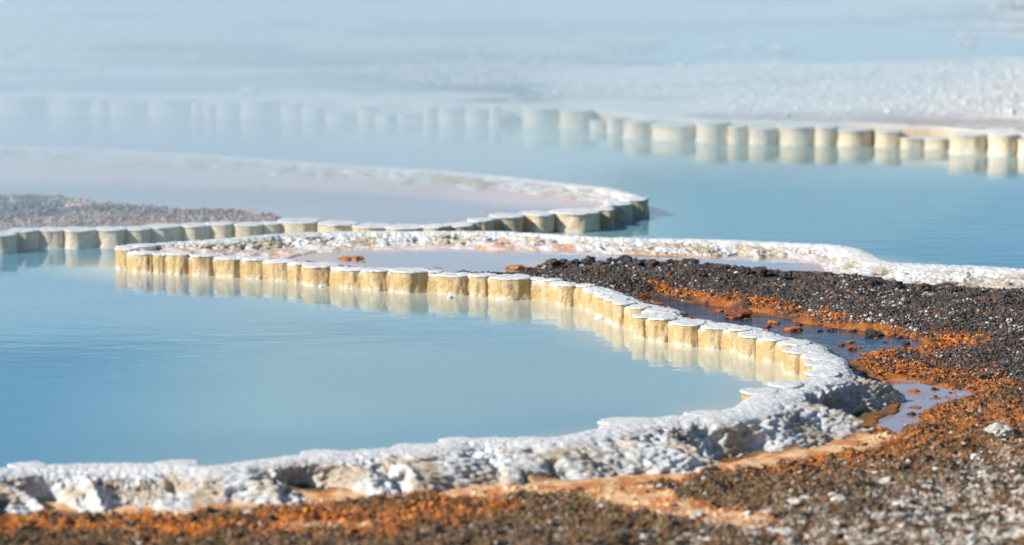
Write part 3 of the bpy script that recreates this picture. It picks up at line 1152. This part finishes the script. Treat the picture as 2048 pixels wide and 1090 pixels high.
# ------------------------------------------------------------------ single rocks
ORD = 'first second third fourth fifth sixth seventh eighth ninth tenth eleventh twelfth thirteenth fourteenth fifteenth sixteenth seventeenth eighteenth nineteenth twentieth twenty-first twenty-second twenty-third twenty-fourth'.split()
rock_kinds = [stone_verts(IV3, 900 + k * 5, .95, .8) for k in range(6)]


def zone_height(p):
    return float(near_fields(np.array([p]))[0][0])


def rock(name, px, py, wpx, hgt, tint, label, cat, group=None, z0=None, pale_top=None):
    z0 = z0 if z0 is not None else None
    p = at(px, py, z0 if z0 is not None else .02)
    if z0 is None:
        z0 = zone_height(p)
        p = at(px, py, z0)
        z0 = zone_height(p)
    r = wpx / 2 / (FPX / p[1])
    W = rock_kinds[random.randrange(6)].copy()
    a = random.uniform(0, 6.28)
    W = np.stack([W[:, 0] * math.cos(a) - W[:, 1] * math.sin(a), W[:, 0] * math.sin(a) + W[:, 1] * math.cos(a), W[:, 2]], 1)
    W = W * np.array([r, r * random.uniform(.8, 1.2), r * hgt])
    n = fbm(W[:, 0], W[:, 1], W[:, 2], .012, 3, random.randrange(999))
    c = np.array(tint) * (1 + .45 * n)[:, None]
    o = mesh_from(name, W, IF3, M_rock, np.clip(c, .01, 1), smooth=False)
    o.location = (p[0], p[1] + r * .4, z0 + r * hgt * .35)
    return tag(o, label, cat, group)


RUST, DARK, PALE = (.42, .15, .035), (.05, .045, .045), (.62, .60, .55)
# lumps in the rosy pool
rock('rust_lump', 705, 527, 46, .5, RUST, 'largest rust orange lump, behind the scalloped wall in the rosy pool', 'lump')
rock('rust_lump', 728, 532, 26, .5, RUST, 'rust lump touching the right side of the largest orange lump', 'lump')
rock('rust_lump', 778, 511, 11, .9, RUST, 'left one of two small rust knobs standing in the rosy pool', 'lump')
rock('rust_lump', 806, 512, 13, .7, RUST, 'right one of two small rust knobs standing in the rosy pool', 'lump')
rock('rust_lump', 716, 510, 10, .7, RUST, 'small rust knob above the largest orange lump, near the white bank', 'lump')
rock('rust_lump', 814, 540, 12, .9, RUST, 'small rust knob close behind the wall right of the largest lump', 'lump')
rock('rust_lump', 845, 541, 9, .8, RUST, 'tiniest rust knob close behind the middle of the wall', 'lump')
rock('rust_lump', 870, 543, 32, .35, RUST, 'flat rust patch lying along the wall of the rosy pool', 'lump')
rock('rust_lump', 1035, 546, 44, .6, (.40, .17, .05), 'rust orange clump in front of the dark gravel point', 'lump')
rock('rust_lump', 996, 551, 14, .5, RUST, 'small low rust lump just left of the orange clump', 'lump')
rock('rust_lump', 640, 519, 16, .5, RUST, 'small rust lump at the left end of the rosy pool', 'lump')
# ridge rocks on the dark tongue of gravel
for k, (px, py, w) in enumerate([(1108, 524, 34), (1128, 519, 26), (1150, 521, 30), (1176, 517, 34), (1200, 524, 30), (1222, 517, 26),
                                 (1248, 517, 38), (1275, 523, 30), (1305, 525, 34), (1340, 523, 30), (1376, 523, 36), (1415, 530, 30),
                                 (1448, 533, 34), (1490, 537, 30), (1530, 540, 36), (1575, 545, 30), (1650, 549, 38), (1700, 557, 32),
                                 (1745, 563, 34), (1790, 567, 36), (1850, 571, 34), (1910, 578, 38), (1960, 584, 34), (2010, 592, 40)]):
    rock('rock', px, py + 9, w * .8, .8, DARK if k % 4 else (.09, .06, .05),
         'dark rough crest rock, %s along the crest from the tip of the gravel tongue' % ORD[k], 'rock', 'dark rocks along the crest of the gravel tongue', z0=.07 if px > 1200 else .055)
for k, (px, py, w) in enumerate([(1060, 552, 24), (1092, 550, 26), (1124, 551, 28), (1150, 551, 30), (1175, 556, 34), (1205, 557, 26)]):
    rock('rock', px, py + 2, w, .6, DARK, 'low dark rock behind the wall caps, %s from the rust clump' % ORD[k], 'rock', 'low dark rocks behind the wall caps', z0=.05)
# rocks standing in the stream
STREAM = ['left of the far shore pair', 'second along the far shore', 'third along the far shore', 'the widest of the group at the wide end',
          'the flat one beside the widest dark stone', 'above the far right end', 'right of the flat rust stone', 'in midstream left of the wide end',
          'close to the wall under midstream', 'nearest the wall at the wide end', 'right of the stone nearest the wall', 'at the right end near the rust shore',
          'below the widest dark stone', 'where the stream narrows', 'at the middle of the narrow part', 'low in the narrow part', 'against the far shore of the narrow part',
          'long islet at the upper end', 'upstream of the long islet', 'just below the long islet', 'between the long islet and the narrows']
for k, (px, py, w, t) in enumerate([(1667, 662, 16, DARK), (1706, 664, 16, DARK), (1740, 664, 18, (.10, .06, .05)), (1748, 673, 34, DARK),
                                    (1780, 672, 30, RUST), (1798, 678, 12, DARK), (1806, 676, 20, (.16, .07, .04)), (1702, 686, 14, RUST),
                                    (1684, 692, 16, (.2, .07, .03)), (1706, 700, 22, (.25, .07, .03)), (1722, 696, 12, RUST), (1812, 690, 18, DARK),
                                    (1770, 686, 12, DARK), (1640, 664, 12, DARK), (1548, 648, 22, RUST), (1590, 662, 26, RUST), (1600, 652, 14, DARK),
                                    (1470, 634, 44, (.25, .08, .03)), (1440, 625, 16, RUST), (1495, 641, 14, (.25, .08, .03)), (1535, 656, 16, (.2, .07, .03))]):
    kind = 'dark' if t == DARK else ('rust red' if t == RUST else 'brown')
    rock('stone', px, py, w, .55, t, '%s %s stone in the thin stream, %s' % ('big' if w > 28 else ('small' if w < 15 else 'middling'), kind, STREAM[k]), 'stone',
         '%s stones standing in the thin stream' % kind, z0=ZB - .002)
rock('stone', 1824, 830, 13, .7, DARK, 'black stone alone in the pale puddle by the bend', 'stone', z0=ZC)
rock('stone', 1830, 816, 26, .15, RUST, 'flat rust islet in the pale puddle by the bend', 'stone', z0=ZC)
rock('stone', 1828, 783, 20, .4, RUST, 'rust stone at the upper end of the pale puddle', 'stone', z0=ZC)
rock('stone', 1870, 780, 14, .6, DARK, 'dark stone at the upper end of the pale puddle', 'stone', z0=ZC)
# pale stones in the foreground
for k in range(70):
    while True:
        px, py = random.uniform(1250, 2060), random.uniform(930, 1085)
        if (px - 1250) / 800 + (py - 930) / 155 > .75 + random.random() * .5:
            break
    rock('pebble', px, py, random.uniform(12, 26), .7, tuple(np.array(PALE) * random.uniform(.8, 1.15)),
         'pale rounded pebble among the dark grit of the nearest ground', 'pebble', 'pale pebbles on the nearest ground')
rock('pebble', 1995, 888, 40, .8, PALE, 'big pale stone with shaded side near the right edge, above the pebbles', 'pebble')
rock('pebble', 1955, 905, 24, .9, PALE, 'pale stone at the end of the white streak near the right edge', 'pebble')

FAR_BLOCKS = [(1455, 34, 34, 'pale block, brightest of those on the far flats'), (1930, 76, 44, 'flat pale block near the right edge of the far flats'),
              (946, 97, 30, 'upper of two small blocks in the haze at mid flats'), (948, 117, 32, 'lower of two small blocks in the haze at mid flats'),
              (614, 95, 26, 'lone block in the haze left of mid flats'), (1362, 30, 30, 'grey block left of the brightest far block'),
              (1174, 28, 40, 'low pinkish block by the long pale streak'), (1108, 45, 26, 'small block under the pale streak'),
              (1145, 90, 28, 'pinkish block above the left end of the white bank'), (1290, 24, 34, 'block on the farthest pale streak'),
              (390, 112, 30, 'dim block left of the far middle'), (497, 180, 40, 'pinkish block just above the far scalloped wall'),
              (1440, 92, 34, 'block left of the pair beyond the white bank'), (1560, 94, 44, 'larger of the pair beyond the white bank'),
              (1500, 86, 32, 'smaller of the pair beyond the white bank'), (2010, 12, 60, 'rosy block at the upper right corner')]
for px, py, w, lb in FAR_BLOCKS:
    rock('block', px, py + 8, w, .6, (.80, .66, .58), lb, 'block', 'blocks on the far flats', z0=.085)

# small white shelves at the water line of the near wall
shelf_pts = [(612, 566, 16), (642, 572, 10), (740, 578, 14), (800, 580, 14), (1008, 597, 30), (900, 594, 12), (1122, 606, 22), (1132, 602, 12), (1200, 635, 22), (1222, 642, 14),
             (1366, 683, 22), (1420, 690, 14), (1285, 668, 30), (1545, 711, 16)]
for k, (px, py, w) in enumerate(shelf_pts):
    p = at(px, py, .004)
    r = w / 2 / (FPX / p[1])
    _, B = lobe_mesh(p[0], p[1] + r * .3, r, .005, 50 + k, 20, 3, asp=.8)
    mesh_mixed('shelf', B[0], B[1], B[2], M_cap, B[3], near_wall)

# children were built in world space: keep them there
for o in D.objects:
    if o.parent is not None and o.parent.type == 'EMPTY':
        o.matrix_parent_inverse = o.parent.matrix_basis.inverted()

# ------------------------------------------------------------------ steam over the far pools
def steam(name, c, s, dens, label, color=(.72, .90, 1.0)):
    V, F_ = ico(4)
    W = V * np.array(s)
    me = D.meshes.new(name)
    me.from_pydata((W).tolist(), [], F_.tolist())
    q = D.materials.new(name)
    q.use_nodes = True
    t = q.node_tree
    t.nodes.remove(t.nodes['Principled BSDF'])
    pv = t.nodes.new('ShaderNodeVolumePrincipled')
    pv.inputs['Color'].default_value = (*color, 1)
    pv.inputs['Density'].default_value = dens
    pv.inputs['Anisotropy'].default_value = 0.0
    t.links.new(pv.outputs[0], t.nodes['Material Output'].inputs['Volume'])
    me.materials.append(q)
    o = D.objects.new(name, me)
    o.location = c
    COL.objects.link(o)
    return tag(o, label, kind='stuff')


steam('steam', (-2.2, 22.5, .30), (5.2, 6.8, .70), .25, 'white steam drifting low over the far left shore')
steam('steam', (1.8, 25.5, .4), (5.8, 7.0, .8), .12, 'thin steam over the far flats')
steam('steam', (-2.4, 16.7, .12), (2.9, 2.35, .45), .28, 'thin steam over the left part of the second ledge')
